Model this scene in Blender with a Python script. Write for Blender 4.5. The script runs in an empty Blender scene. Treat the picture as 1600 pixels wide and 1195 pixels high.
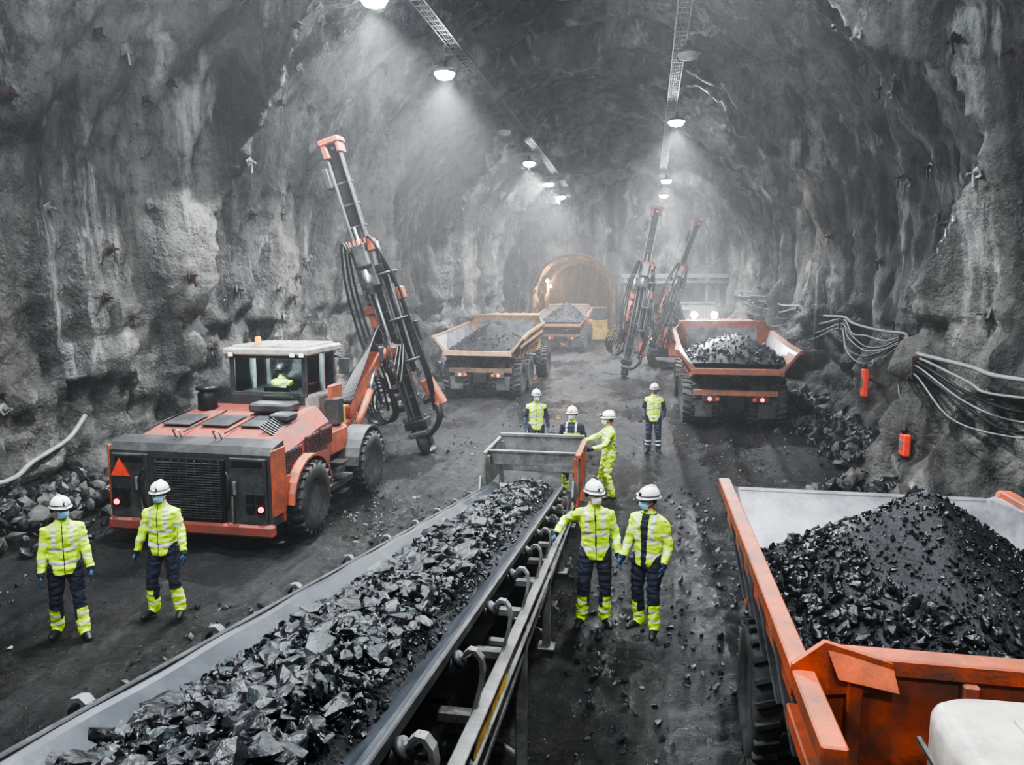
import bpy, bmesh, math, random
import numpy as np
from mathutils import Vector, Matrix, noise, Euler
random.seed(7); np.random.seed(7)
S=bpy.context.scene
COL=S.collection
# ------------------------------------------------------------ materials
MATS={}
def nodes(m):
    m.use_nodes=True
    nt=m.node_tree; return nt,nt.nodes,nt.links
def pbr(name,col,rough=.6,metal=0,var=.25,scale=6,bump=.0,bscale=40,dirt=0,dirtcol=(.05,.047,.043),emit=None,es=0,coat=0,spec=.5):
    m=bpy.data.materials.new(name); nt,N,L=nodes(m)
    p=N['Principled BSDF']; p.inputs['Roughness'].default_value=rough; p.inputs['Metallic'].default_value=metal; p.inputs['Specular IOR Level'].default_value=spec
    if coat: p.inputs['Coat Weight'].default_value=coat
    tc=N.new('ShaderNodeTexCoord')
    nz=N.new('ShaderNodeTexNoise'); nz.inputs['Scale'].default_value=scale; nz.inputs['Detail'].default_value=6; nz.inputs['Roughness'].default_value=.65
    L.new(tc.outputs['Object'],nz.inputs['Vector'])
    r=N.new('ShaderNodeValToRGB'); r.color_ramp.elements[0].position=.3; r.color_ramp.elements[1].position=.7
    a=[c*(1-var) for c in col]; b=[min(1,c*(1+var)) for c in col]
    r.color_ramp.elements[0].color=(*a,1); r.color_ramp.elements[1].color=(*b,1)
    L.new(nz.outputs['Fac'],r.inputs['Fac']); out=r.outputs['Color']
    if dirt>0:
        n2=N.new('ShaderNodeTexNoise'); n2.inputs['Scale'].default_value=scale*.45; n2.inputs['Detail'].default_value=9; n2.inputs['Roughness'].default_value=.75
        L.new(tc.outputs['Object'],n2.inputs['Vector'])
        r2=N.new('ShaderNodeValToRGB'); r2.color_ramp.elements[0].position=.62-.3*dirt; r2.color_ramp.elements[1].position=.78-.2*dirt
        L.new(n2.outputs['Fac'],r2.inputs['Fac'])
        mx=N.new('ShaderNodeMix'); mx.data_type='RGBA'; L.new(r2.outputs['Color'],mx.inputs['Factor']); L.new(out,mx.inputs['A']); mx.inputs['B'].default_value=(*dirtcol,1)
        out=mx.outputs['Result']
    L.new(out,p.inputs['Base Color'])
    if bump>0:
        n3=N.new('ShaderNodeTexNoise'); n3.inputs['Scale'].default_value=bscale; n3.inputs['Detail'].default_value=5
        L.new(tc.outputs['Object'],n3.inputs['Vector'])
        bp=N.new('ShaderNodeBump'); bp.inputs['Strength'].default_value=bump; bp.inputs['Distance'].default_value=.02
        L.new(n3.outputs['Fac'],bp.inputs['Height']); L.new(bp.outputs['Normal'],p.inputs['Normal'])
    if emit: p.inputs['Emission Color'].default_value=(*emit,1); p.inputs['Emission Strength'].default_value=es
    MATS[name]=m; return m
pbr('orange_paint',(.50,.10,.034),.5,var=.28,dirt=.68,dirtcol=(.17,.085,.055),bump=.15,coat=.1)
pbr('red_paint',(.36,.062,.036),.5,var=.25,dirt=.68,dirtcol=(.15,.10,.085))
pbr('dusty_orange',(.42,.13,.06),.7,var=.3,dirt=.62,dirtcol=(.15,.115,.095))
pbr('beige_paint',(.44,.25,.125),.7,var=.25,dirt=.65,dirtcol=(.15,.12,.10))
pbr('yellow_paint',(.62,.38,.03),.5,dirt=.5)
pbr('cream_paint',(.50,.48,.425),.4,var=.2,dirt=.6,dirtcol=(.22,.205,.18),coat=.2)
pbr('dark_plastic',(.036,.037,.039),.5,var=.3,dirt=.5,dirtcol=(.10,.096,.093),bump=.1)
pbr('black_metal',(.014,.014,.015),.38,.3,var=.3)
pbr('rubber',(.030,.030,.030),.7,var=.3,dirt=.6,dirtcol=(.10,.096,.092),bump=.25)
pbr('belt_rubber',(.042,.047,.055),.33,var=.35,scale=4,dirt=.35,dirtcol=(.10,.105,.115),bump=.06)
pbr('belt_bottom',(.010,.010,.011),.55)
pbr('steel',(.36,.37,.39),.33,.85,var=.3,dirt=.45,dirtcol=(.09,.09,.09),bump=.08)
pbr('galv',(.23,.235,.23),.45,.35,var=.3,scale=5,dirt=.6,dirtcol=(.09,.08,.065),bump=.1)
pbr('worn_bed',(.32,.325,.34),.40,.5,var=.4,scale=3,dirt=.5,dirtcol=(.12,.12,.12),bump=.1)
pbr('rock_dark',(.009,.010,.0115),.27,.0,var=.6,scale=7,bump=.9,bscale=20,spec=.5)
pbr('rock_mid',(.020,.0215,.0235),.34,.0,var=.6,scale=7,bump=.9,bscale=20,spec=.5)
pbr('rock_green',(.036,.044,.044),.38,.0,var=.6,scale=5,bump=.9,bscale=18,spec=.5)
pbr('rubble',(.065,.062,.056),.7,.0,var=.5,scale=6,bump=.6,bscale=22)
pbr('ore_fine',(.009,.0095,.0105),.6,.0,var=.5,scale=9,bump=1.0,bscale=30,spec=.35)
pbr('hivis',(.58,.88,.008),.6,var=.2,scale=9,bump=.3,bscale=25,dirt=.22,dirtcol=(.22,.28,.05))
pbr('reflective',(.60,.62,.62),.32,.1,var=.1,scale=20)
pbr('navy',(.012,.018,.038),.8,var=.3,scale=14,bump=.3)
pbr('boot',(.012,.012,.012),.5)
pbr('skin',(.46,.25,.17),.5,var=.08)
pbr('hair',(.03,.018,.01),.7)
pbr('glove',(.02,.06,.12),.7)
pbr('helmet',(.78,.78,.76),.28,var=.05,coat=.4)
pbr('helmet_dark',(.02,.02,.02),.4)
pbr('mask_blue',(.26,.50,.68),.7,var=.05)
pbr('mask_white',(.74,.76,.76),.7,var=.05)
pbr('eye',(.01,.008,.006),.2)
pbr('tail_red',(.6,.005,.003),.3,emit=(1,.012,.006),es=6)
pbr('amber',(.9,.3,.02),.3,emit=(1,.3,.02),es=.9)
pbr('lamp_white',(1,1,1),.3,emit=(.86,.93,1),es=450)
pbr('worklamp',(1,1,1),.3,emit=(.9,.95,1),es=600)
pbr('headlamp',(1,1,1),.3,emit=(1,1,1),es=.6)
pbr('lamp_warm',(1,.6,.2),.3,emit=(1,.55,.16),es=80)
pbr('cable_grey',(.19,.19,.185),.5,var=.3)
pbr('tray_grey',(.09,.09,.09),.5,.3,var=.3)
pbr('cable_black',(.010,.010,.010),.4)
pbr('safety_red',(.75,.06,.02),.5,emit=(1,.1,.04),es=.14)
pbr('rust',(.045,.022,.016),.8,var=.4,dirt=.3)
pbr('concrete',(.22,.225,.225),.8,var=.25,scale=2,bump=.3)
def glass():
    m=bpy.data.materials.new('glass'); nt,N,L=nodes(m); N.remove(N['Principled BSDF'])
    t=N.new('ShaderNodeBsdfTransparent'); t.inputs[0].default_value=(.85,.92,.92,1)
    g=N.new('ShaderNodeBsdfGlossy'); g.inputs['Roughness'].default_value=.03; g.inputs['Color'].default_value=(.8,.85,.9,1)
    f=N.new('ShaderNodeFresnel'); f.inputs['IOR'].default_value=1.45
    mx=N.new('ShaderNodeMixShader'); L.new(f.outputs[0],mx.inputs[0]); L.new(t.outputs[0],mx.inputs[1]); L.new(g.outputs[0],mx.inputs[2])
    L.new(mx.outputs[0],N['Material Output'].inputs['Surface']); MATS['glass']=m
glass()
def tools(m):
    nt,N,L=nodes(m); tc=N.new('ShaderNodeTexCoord')
    def nz(sc,det,vec=(1,1,1),ro=.6,dist=0):
        mp=N.new('ShaderNodeMapping'); mp.inputs['Scale'].default_value=vec; L.new(tc.outputs['Object'],mp.inputs['Vector'])
        n=N.new('ShaderNodeTexNoise'); n.inputs['Scale'].default_value=sc; n.inputs['Detail'].default_value=det; n.inputs['Roughness'].default_value=ro; n.inputs['Distortion'].default_value=dist
        L.new(mp.outputs[0],n.inputs['Vector']); return n.outputs['Fac']
    def ramp(f,a,b,ca,cb):
        r=N.new('ShaderNodeValToRGB'); e=r.color_ramp.elements; e[0].position=a; e[1].position=b; e[0].color=(*ca,1); e[1].color=(*cb,1); L.new(f,r.inputs[0]); return r.outputs[0]
    def mix(mode,fac,a,b):
        x=N.new('ShaderNodeMix'); x.data_type='RGBA'; x.blend_type=mode; x.inputs['Factor'].default_value=fac
        L.new(a,x.inputs['A']); L.new(b,x.inputs['B']); return x.outputs['Result']
    def bump(h,st,dist,prev=None):
        b=N.new('ShaderNodeBump'); b.inputs['Strength'].default_value=st; b.inputs['Distance'].default_value=dist; L.new(h,b.inputs['Height'])
        if prev is not None: L.new(prev,b.inputs['Normal'])
        return b.outputs[0]
    return N,L,tc,nz,ramp,mix,bump
def wall_mat():
    m=bpy.data.materials.new('shotcrete'); N,L,tc,nz,ramp,mix,bump=tools(m); p=N['Principled BSDF']
    base=ramp(nz(.30,6,(1,1,.6)),.34,.66,(.062,.058,.051),(.25,.242,.222))
    streak=ramp(nz(.9,7,(1,1,.12),.62,.5),.41,.59,(.10,.10,.10),(1,1,1))
    pits=ramp(nz(2.2,10,(1,1,.8),.78),.37,.50,(.20,.19,.185),(1,1,1))
    white=ramp(nz(1.1,8,(1,1,.14),.7,.3),.57,.67,(0,0,0),(.32,.325,.315))
    c=mix('MULTIPLY',.9,base,streak); c=mix('MULTIPLY',.8,c,pits); c=mix('ADD',.8,c,white)
    L.new(c,p.inputs['Base Color'])
    L.new(ramp(nz(.9,5,(1,1,.2)),.4,.6,(.32,)*3,(.8,)*3),p.inputs['Roughness'])
    b=bump(nz(1.6,10,(1,1,.5),.6),1.0,.45); b=bump(nz(6,6,(1,1,1),.65),1.0,.12,b); b=bump(nz(18,3),.8,.04,b)
    L.new(b,p.inputs['Normal']); MATS['shotcrete']=m
wall_mat()
def floor_mat():
    m=bpy.data.materials.new('muck_floor'); N,L,tc,nz,ramp,mix,bump=tools(m); p=N['Principled BSDF']
    base=ramp(nz(.5,9,(1,.4,1),.7),.38,.68,(.006,.006,.0062),(.056,.054,.050))
    grit=ramp(nz(14,8,(1,1,1),.8),.35,.65,(.3,.3,.3),(1.6,1.6,1.6))
    L.new(mix('MULTIPLY',1,base,grit),p.inputs['Base Color'])
    L.new(ramp(nz(.35,7,(1,.5,1),.65),.42,.58,(.10,)*3,(.6,)*3),p.inputs['Roughness'])
    b=bump(nz(2.2,10,(1,.7,1),.7),1.0,.2); b=bump(nz(9,8,(1,1,1),.75),1.0,.12,b); b=bump(nz(34,4),.8,.025,b)
    L.new(b,p.inputs['Normal']); MATS['muck_floor']=m
floor_mat()
# ------------------------------------------------------------ builder
I4=Matrix.Identity(4)
class B:
    def __init__(s): s.V=[];s.F=[];s.Mi=[];s.Sm=[];s.n=0;s.mats=[];s.M=I4
    def mi(s,m):
        if m not in s.mats: s.mats.append(m)
        return s.mats.index(m)
    def add(s,v,f,mat,smooth=False,M=None):
        A=np.array([tuple(x) for x in v],dtype=float) if not isinstance(v,np.ndarray) else v
        if M is not None: Mm=np.array(M); A=A@Mm[:3,:3].T+Mm[:3,3]
        if s.M is not I4: Mm=np.array(s.M); A=A@Mm[:3,:3].T+Mm[:3,3]
        s.V.append(A)
        if isinstance(mat,(list,tuple)): s.Mi+=[s.mi(q) for q in mat]
        else: s.Mi+=[s.mi(mat)]*len(f)
        n=s.n; s.F+=[[i+n for i in q] for q in f]; s.Sm+=[smooth]*len(f); s.n+=len(A)
    def box(s,c,sz,mat,bev=.015,R=None):
        hx,hy,hz=[q/2 for q in sz]; b=min(bev,hx*.45,hy*.45,hz*.45); h=(hx,hy,hz); v=[];idx={}
        for sx in(-1,1):
            for sy in(-1,1):
                for sz_ in(-1,1):
                    sg=(sx,sy,sz_)
                    for a in range(3):
                        idx[(sg,a)]=len(v); v.append([sg[k]*(h[k] if k==a else h[k]-b) for k in range(3)])
        f=[]
        for a in range(3):
            o=[k for k in range(3) if k!=a]
            for sg0 in(-1,1):
                q=[]
                for p in((-1,-1),(1,-1),(1,1),(-1,1)):
                    g=[0,0,0]; g[a]=sg0; g[o[0]]=p[0]; g[o[1]]=p[1]; q.append(idx[(tuple(g),a)])
                f.append(q)
            for p in((-1,-1),(1,-1),(1,1),(-1,1)):
                g0=[0,0,0];g1=[0,0,0]; g0[a]=-1;g1[a]=1
                for g in(g0,g1): g[o[0]]=p[0]; g[o[1]]=p[1]
                f.append([idx[(tuple(g0),o[0])],idx[(tuple(g0),o[1])],idx[(tuple(g1),o[1])],idx[(tuple(g1),o[0])]])
        for sx in(-1,1):
            for sy in(-1,1):
                for sz_ in(-1,1): f.append([idx[((sx,sy,sz_),a)] for a in range(3)])
        M=Matrix.Translation(c)
        if R is not None: M=M@(R.to_4x4() if isinstance(R,Matrix) else Euler(R).to_matrix().to_4x4())
        s.add(v,f,mat,False,M)
    def beam(s,p0,p1,w,h,mat,bev=.01,up=(0,0,1)):
        p0=Vector(p0);p1=Vector(p1);d=(p1-p0);L=d.length;y=d/L;u=Vector(up)
        if abs(y.dot(u))>.98: u=Vector((1,0,0))
        x=y.cross(u).normalized(); z=x.cross(y)
        R=Matrix((x,y,z)).transposed(); s.box((p0+p1)/2,(w,L,h),mat,bev,R)
    def loft(s,rings,mat,smooth=True,cap=True,closed=True):
        n=len(rings[0]); v=[p for r in rings for p in r]; f=[]
        for i in range(len(rings)-1):
            for j in range(n if closed else n-1):
                k=(j+1)%n; f.append([i*n+j,i*n+k,(i+1)*n+k,(i+1)*n+j])
        if cap and closed: f.append(list(range(n))[::-1]); f.append([(len(rings)-1)*n+j for j in range(n)])
        s.add(v,f,mat,smooth)
    def tube(s,pts,r,mat,n=8,smooth=True,cap=True,sub=0):
        P=[Vector(p) for p in pts]; Rr=list(r) if isinstance(r,(list,tuple)) else [r]*len(P)
        if sub:
            Q=[];RR=[]
            for i in range(len(P)-1):
                a=P[max(i-1,0)];b=P[i];c=P[i+1];d=P[min(i+2,len(P)-1)]
                for k in range(sub):
                    t=k/sub; Q.append(.5*((2*b)+(c-a)*t+(2*a-5*b+4*c-d)*t*t+(3*b-a-3*c+d)*t**3)); RR.append(Rr[i]*(1-t)+Rr[i+1]*t)
            Q.append(P[-1]);RR.append(Rr[-1]);P=Q;Rr=RR
        rings=[];pu=None
        for i,p in enumerate(P):
            d=(P[min(i+1,len(P)-1)]-P[max(i-1,0)])
            if d.length<1e-9: d=Vector((0,0,1))
            d.normalize()
            if pu is None: pu=d.orthogonal().normalized()
            pu=(pu-d*pu.dot(d)).normalized(); w=d.cross(pu)
            rings.append([p+(pu*math.cos(2*math.pi*j/n)+w*math.sin(2*math.pi*j/n))*Rr[i] for j in range(n)])
        s.loft(rings,mat,smooth,cap)
    def cyl(s,p0,p1,r,mat,n=16,r1=None):
        p0=Vector(p0);p1=Vector(p1); s.tube([p0,p1],[r,r if r1 is None else r1],mat,n,smooth=n>8)
    def lathe(s,c,axis,prof,mat,n=24,smooth=True):
        a=Vector(axis).normalized();u=a.orthogonal().normalized();w=a.cross(u);c=Vector(c)
        rings=[[c+a*h+(u*math.cos(2*math.pi*j/n)+w*math.sin(2*math.pi*j/n))*max(r,.0005) for j in range(n)] for r,h in prof]
        s.loft(rings,mat,smooth,True)
    def prism(s,poly,x0,x1,mat,axis='x'):
        n=len(poly)
        def P(x,a,b): return (x,a,b) if axis=='x' else ((a,x,b) if axis=='y' else (a,b,x))
        v=[P(x0,*p) for p in poly]+[P(x1,*p) for p in poly]
        f=[[i,(i+1)%n,n+(i+1)%n,n+i] for i in range(n)]+[list(range(n))[::-1],[n+i for i in range(n)]]
        s.add(v,f,mat)
    def ell(s,c,r,mat,R=None,n=12,m=8):
        v=[];f=[]
        for i in range(m+1):
            t=math.pi*i/m
            for j in range(n):
                q=2*math.pi*j/n; v.append((r[0]*math.sin(t)*math.cos(q),r[1]*math.sin(t)*math.sin(q),r[2]*math.cos(t)))
        for i in range(m):
            for j in range(n): k=(j+1)%n; f.append([i*n+j,i*n+k,(i+1)*n+k,(i+1)*n+j])
        M=Matrix.Translation(c)
        if R is not None: M=M@R.to_4x4()
        s.add(v,f,mat,True,M)
    def mesh(s,name,recalc=True,center=False):
        me=bpy.data.meshes.new(name); V=np.concatenate(s.V); off=np.zeros(3)
        if center: off=np.array([(V[:,0].min()+V[:,0].max())/2,(V[:,1].min()+V[:,1].max())/2,V[:,2].min()]); V=V-off
        me.from_pydata(V.tolist(),[],s.F)
        for m in s.mats: me.materials.append(MATS[m])
        me.polygons.foreach_set('material_index',s.Mi); me.polygons.foreach_set('use_smooth',s.Sm)
        if recalc:
            bm=bmesh.new(); bm.from_mesh(me); bmesh.ops.recalc_face_normals(bm,faces=bm.faces); bm.to_mesh(me); bm.free()
        me.update(); return me,off
    def obj(s,name,parent=None,recalc=True,center=True):
        me,off=s.mesh(name,recalc,center and parent is None); o=bpy.data.objects.new(name,me); COL.objects.link(o)
        o.location=off
        if parent: o.parent=parent
        return o
def T(x,y,z=0,rz=0): return Matrix.Translation((x,y,z))@Matrix.Rotation(rz,4,'Z')
# ------------------------------------------------------------ rocks
ROCK=[]
for k in range(16):
    bm=bmesh.new(); rr=random.Random(k)
    for i in range(26 if k<12 else 16):
        v=Vector((rr.gauss(0,1),rr.gauss(0,1),rr.gauss(0,1))).normalized(); v*=rr.uniform(.68,1.05)
        bm.verts.new((v.x*1.15,v.y*.8,v.z*.58))
    r=bmesh.ops.convex_hull(bm,input=bm.verts)
    for v in [v for v in bm.verts if not v.link_faces]: bm.verts.remove(v)
    bm.verts.index_update(); ROCK.append((np.array([tuple(v.co) for v in bm.verts]),[[v.index for v in f.verts] for f in bm.faces])); bm.free()
def rock(b,p,size,mat,rng=random,flat=False):
    V,F=ROCK[rng.randrange(16)]
    e=Euler((rng.uniform(-.6,.6) if flat else rng.uniform(0,6.28),rng.uniform(-.6,.6) if flat else rng.uniform(0,6.28),rng.uniform(0,6.28))).to_matrix()
    sc=np.array([rng.uniform(.75,1.2),rng.uniform(.75,1.2),rng.uniform(.8,1.15)])
    A=(V*sc*size*.5)@np.array(e).T+np.array(p); b.add(A,F,mat)
# ------------------------------------------------------------ tunnel
CX,HW,ZS,RISE=-2.05,8.6,5.4,7.5
PR=[];
for z in np.linspace(-.4,ZS,30,endpoint=False): PR.append((CX-HW-.25*math.sin(math.pi*max(z,0)/8),z))
for a in np.linspace(math.pi,0,120): PR.append((CX+(HW+.25*math.sin(math.pi*ZS/8)*abs(math.cos(a)))*math.cos(a),ZS+RISE*math.sin(a)))
for z in np.linspace(ZS,-.4,31)[1:]: PR.append((CX+HW+.25*math.sin(math.pi*max(z,0)/8),z))
PR=np.array(PR); SL=np.concatenate([[0],np.cumsum(np.linalg.norm(np.diff(PR,axis=0),axis=1))]); STOT=SL[-1]
RIBS=[-7,2.5,14.8,27,34.5,41,47,52]
def wallpt(Y,s):
    x=np.interp(s,SL,PR[:,0]); z=np.interp(s,SL,PR[:,1])
    e=.3; x1=np.interp(s+e,SL,PR[:,0]);z1=np.interp(s+e,SL,PR[:,1]);x0=np.interp(s-e,SL,PR[:,0]);z0=np.interp(s-e,SL,PR[:,1])
    tx,tz=x1-x0,z1-z0; l=math.hypot(tx,tz); nx,nz=tz/l,-tx/l
    N=noise.noise
    d=-.2
    for r in RIBS:
        dy=Y-r-1.8*N(Vector((s*.15,r*1.7,3)))
        if -8<dy<4: d+=1.55*(math.exp(dy/1.5) if dy<0 else math.exp(-dy/.4))
    d+=.5*N(Vector((Y*.22,s*.13,1)))+.35*N(Vector((Y*.6,s*.2,5)))
    d+=.9*abs(N(Vector((Y*.75+.4*N(Vector((Y*.3,s*.3,0))),s*.10,9))))-.15
    d+=.40*abs(N(Vector((Y*1.7,s*.3,19))))
    d+=.16*N(Vector((Y*1.9,s*1.2,2)))+.09*N(Vector((Y*4.5,s*3.6,7)))
    if x>CX+5 and z<5.5: d+=.95*(1-max(z,0)/5.5)*min(1,max(0,(44-Y)/8))
    if z<3.6 and abs(x-CX)>6:
        k=min(1,(3.6-z)/.25)
        c=noise.cell(Vector((Y*.9+.3*N(Vector((Y,z,0))),z*1.3,s*0)))
        d+=k*(-.12+.16*c+.18*N(Vector((Y*1.8,z*2.2,4))))
        if z<.9: d+=.5*(.9-z)*(.6+.5*N(Vector((Y*.8,0,8))))
    return Vector((x+nx*d,Y,z+nz*d)),Vector((nx,0,nz))
ys=list(np.arange(-9,26,.11))+list(np.arange(26,57.5,.2)); ss=np.linspace(0,STOT,280)
V=[]
for Y in ys:
    for s_ in ss: V.append(wallpt(Y,s_)[0])
n=len(ss)
def sub(name,j0,j1):
    b=B(); idx=[i*n+j for i in range(len(ys)) for j in range(j0,j1+1)]; w=j1-j0+1
    f=[[i*w+j,i*w+j+1,(i+1)*w+j+1,(i+1)*w+j] for i in range(len(ys)-1) for j in range(w-1)]
    b.add([V[q] for q in idx],f,'shotcrete',True); return b.obj(name,recalc=False,center=False)
j1=int(n*.26); j2=n-1-j1
sub('wall_left',0,j1); sub('ceiling',j1,j2); sub('wall_right',j2,n-1)
b=B(); PX,PW,PZ=-5.5,3.2,3.45; NA=90
inner=[];outer=[]
for k in range(NA+1):
    t=k/NA
    s_=STOT*t; o=Vector((np.interp(s_,SL,PR[:,0])*1.0+( -1 if t<.5 else 1)*.9*abs(2*t-1),56.5,np.interp(s_,SL,PR[:,1])+1.0*math.sin(math.pi*t)))
    outer.append(o)
    if t<.25: inner.append(Vector((PX-PW,56,-.3+(PZ+.3)*t/.25)))
    elif t>.75: inner.append(Vector((PX+PW,56,-.3+(PZ+.3)*(1-t)/.25)))
    else:
        a=math.pi*(1-(t-.25)/.5); inner.append(Vector((PX+PW*math.cos(a),56,PZ+PW*math.sin(a))))
rings=[]
for q in range(41):
    u=q/40; rings.append([inner[k].lerp(outer[k],u)+Vector((0,(.9*noise.noise(inner[k].lerp(outer[k],u)*.5)+.5*noise.noise(inner[k].lerp(outer[k],u)*1.4))*min(1,u*6),0)) for k in range(NA+1)])
b.loft(rings,'shotcrete',True,False,False); b.obj('wall_far',recalc=False,center=False)
b=B(); rings=[]
for Y in np.arange(56,84,.4):
    rings.append([Vector((p.x+.45*noise.noise(Vector((p.x,Y,p.z))*.8)+.2*noise.noise(Vector((p.x,Y,p.z))*2.5)-.06*(Y-56),Y,p.z+.45*noise.noise(Vector((p.x+9,Y,p.z))*.8))) for p in inner])
b.loft(rings,'shotcrete',True,False,False)
b.add([Vector((-14,83,-1)),Vector((2,83,-1)),Vector((2,83,9)),Vector((-14,83,9))],[[0,1,2,3]],'shotcrete')
b.tube([p+Vector((0,-.12,0)) for p in inner],.11,'rust',8)
b.obj('wall_portal_drift',recalc=False,center=False)
# ------------------------------------------------------------ floor
TR=[(-3.5,.35),(-.25,.3),(.95,.32),(3.0,.4),(-5.0,.3),(-4.2,.28),(2.0,.3)]
def floorz(x,y):
    z=.05*noise.noise(Vector((x*.5,y*.4,0)))+.05*noise.noise(Vector((x*2,y*1.6,1)))+.04*noise.noise(Vector((x*5,y*5,1)))+.02*noise.noise(Vector((x*11,y*11,1)))-.07
    for tx,tw in TR:
        dx=x-tx-.5*math.sin(y*.11+tx)-.02*(y-10); e=math.exp(-(dx/tw)**4)
        if e>.02: z-=e*(.06+.024*(1 if math.sin(y*17+abs(dx)*9)>0 else -1)*(.6+noise.noise(Vector((x,y*.5,6)))))
        z+=.05*math.exp(-((abs(dx)-tw*1.25)/.1)**2)
    return min(z,.02)
b=B(); xs=np.arange(-12.5,9,.08); ys2=list(np.arange(-9,4,.3))+list(np.arange(4,21,.07))+list(np.arange(21,30,.16))+list(np.arange(30,84,.5))
V2=[(x,y,floorz(x,y)) for y in ys2 for x in xs]; w=len(xs)
b.add(V2,[[i*w+j,i*w+j+1,(i+1)*w+j+1,(i+1)*w+j] for i in range(len(ys2)-1) for j in range(w-1)],'muck_floor',True)
b.obj('floor',recalc=False,center=False)
rg=random.Random(3)
for side in(True,False):
    b=B()
    for i in range(1900):
        y=rg.uniform(2,54) if i%3==0 else rg.uniform(5,27); s_=(.75 if side else STOT-.75)
        bx=wallpt(y,s_)[0].x; off=abs(rg.gauss(0,.7)); x=bx+(off if side else -off); sz=rg.uniform(.05,.36)*(1.25-.4*min(off,2)/2)
        if rg.random()<.05: sz*=1.6
        rock(b,(x,y,max(0,.5-.45*off)+sz*.1),sz,'rubble' if rg.random()<.4 else 'rock_mid',rg)
    b.obj('rubble_pile',recalc=True)
b=B()
for i in range(11000):
    x=rg.uniform(-9,5.2); y=rg.uniform(1.5,28) if i%2 else rg.uniform(3,16); sz=rg.choice([.02,.03,.03,.04,.05,.06,.08,.12])
    if noise.noise(Vector((x*.6,y*.35,4)))<-.02 and sz>.03: continue
    rock(b,(x,y,floorz(x,y)+sz*.1),sz,rg.choice(['rock_mid','rock_dark','rubble','rock_mid']),rg)
b.obj('gravel')
for left in(True,False):
    b=B()
    for i in range(150 if left else 95):
        y=rg.uniform(3,48) if i%2 else rg.uniform(5,22); s_=rg.uniform(2.3,12.5); s_=s_ if left else STOT-s_
        p,nn=wallpt(y,s_); z=nn.normalized(); x=Vector((0,1,0)); yv=z.cross(x)
        R=Matrix((x,yv,z)).transposed()@Matrix.Rotation(rg.uniform(-.6,.6),3,'Z')@Matrix.Rotation(rg.uniform(-.3,.3),3,'X'); m=rg.choice(['rust','rust','galv','black_metal'])
        b.box(p+z*.05,(.19,.19,.03),m,.01,R); b.cyl(p-z*.05,p+z*.22,.024,m,8); b.cyl(p+z*.05,p+z*.12,.05,m,6)
        if rg.random()<.5: b.beam(p+z*.12,p+z*.12+Vector((0,rg.uniform(-.1,.1),-.25)),.05,.03,m)
    b.obj('rock_bolt_plates')
# ------------------------------------------------------------ wheel
def wheel(b,c,r,w,rim='dark_plastic'):
    c=Vector(c)
    b.lathe(c,(1,0,0),[(r*.52,-w*.36),(r*.6,-w*.5),(r*.88,-w*.5),(r*.97,-w*.42),(r*.97,w*.42),(r*.88,w*.5),(r*.6,w*.5),(r*.52,w*.36)],'rubber',32)
    b.lathe(c,(1,0,0),[(0.001,-w*.3),(r*.15,-w*.3),(r*.18,-w*.12),(r*.45,-w*.2),(r*.54,-w*.42),(r*.57,-w*.42),(r*.57,w*.42),(r*.54,w*.42),(r*.45,w*.2),(r*.18,w*.12),(r*.15,w*.34),(.001,w*.34)],rim,24)
    for k in range(8):
        a=k*math.pi/4
        for sg in(-1,1): b.cyl(c+Vector((sg*w*.12,math.cos(a)*r*.3,math.sin(a)*r*.3)),c+Vector((sg*w*.24,math.cos(a)*r*.3,math.sin(a)*r*.3)),r*.035,'galv',6)
    for k in range(22):
        a=k*2*math.pi/22
        for sg in(-1,1):
            b.box(c+Vector((sg*w*.24,math.cos(a+sg*.07)*r*.975,math.sin(a+sg*.07)*r*.975)),(w*.5,r*.09,r*.12),'rubber',.008,Matrix.Rotation(a+sg*.07-math.pi/2,3,'X')@Matrix.Rotation(sg*.3,3,'Z'))
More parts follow.
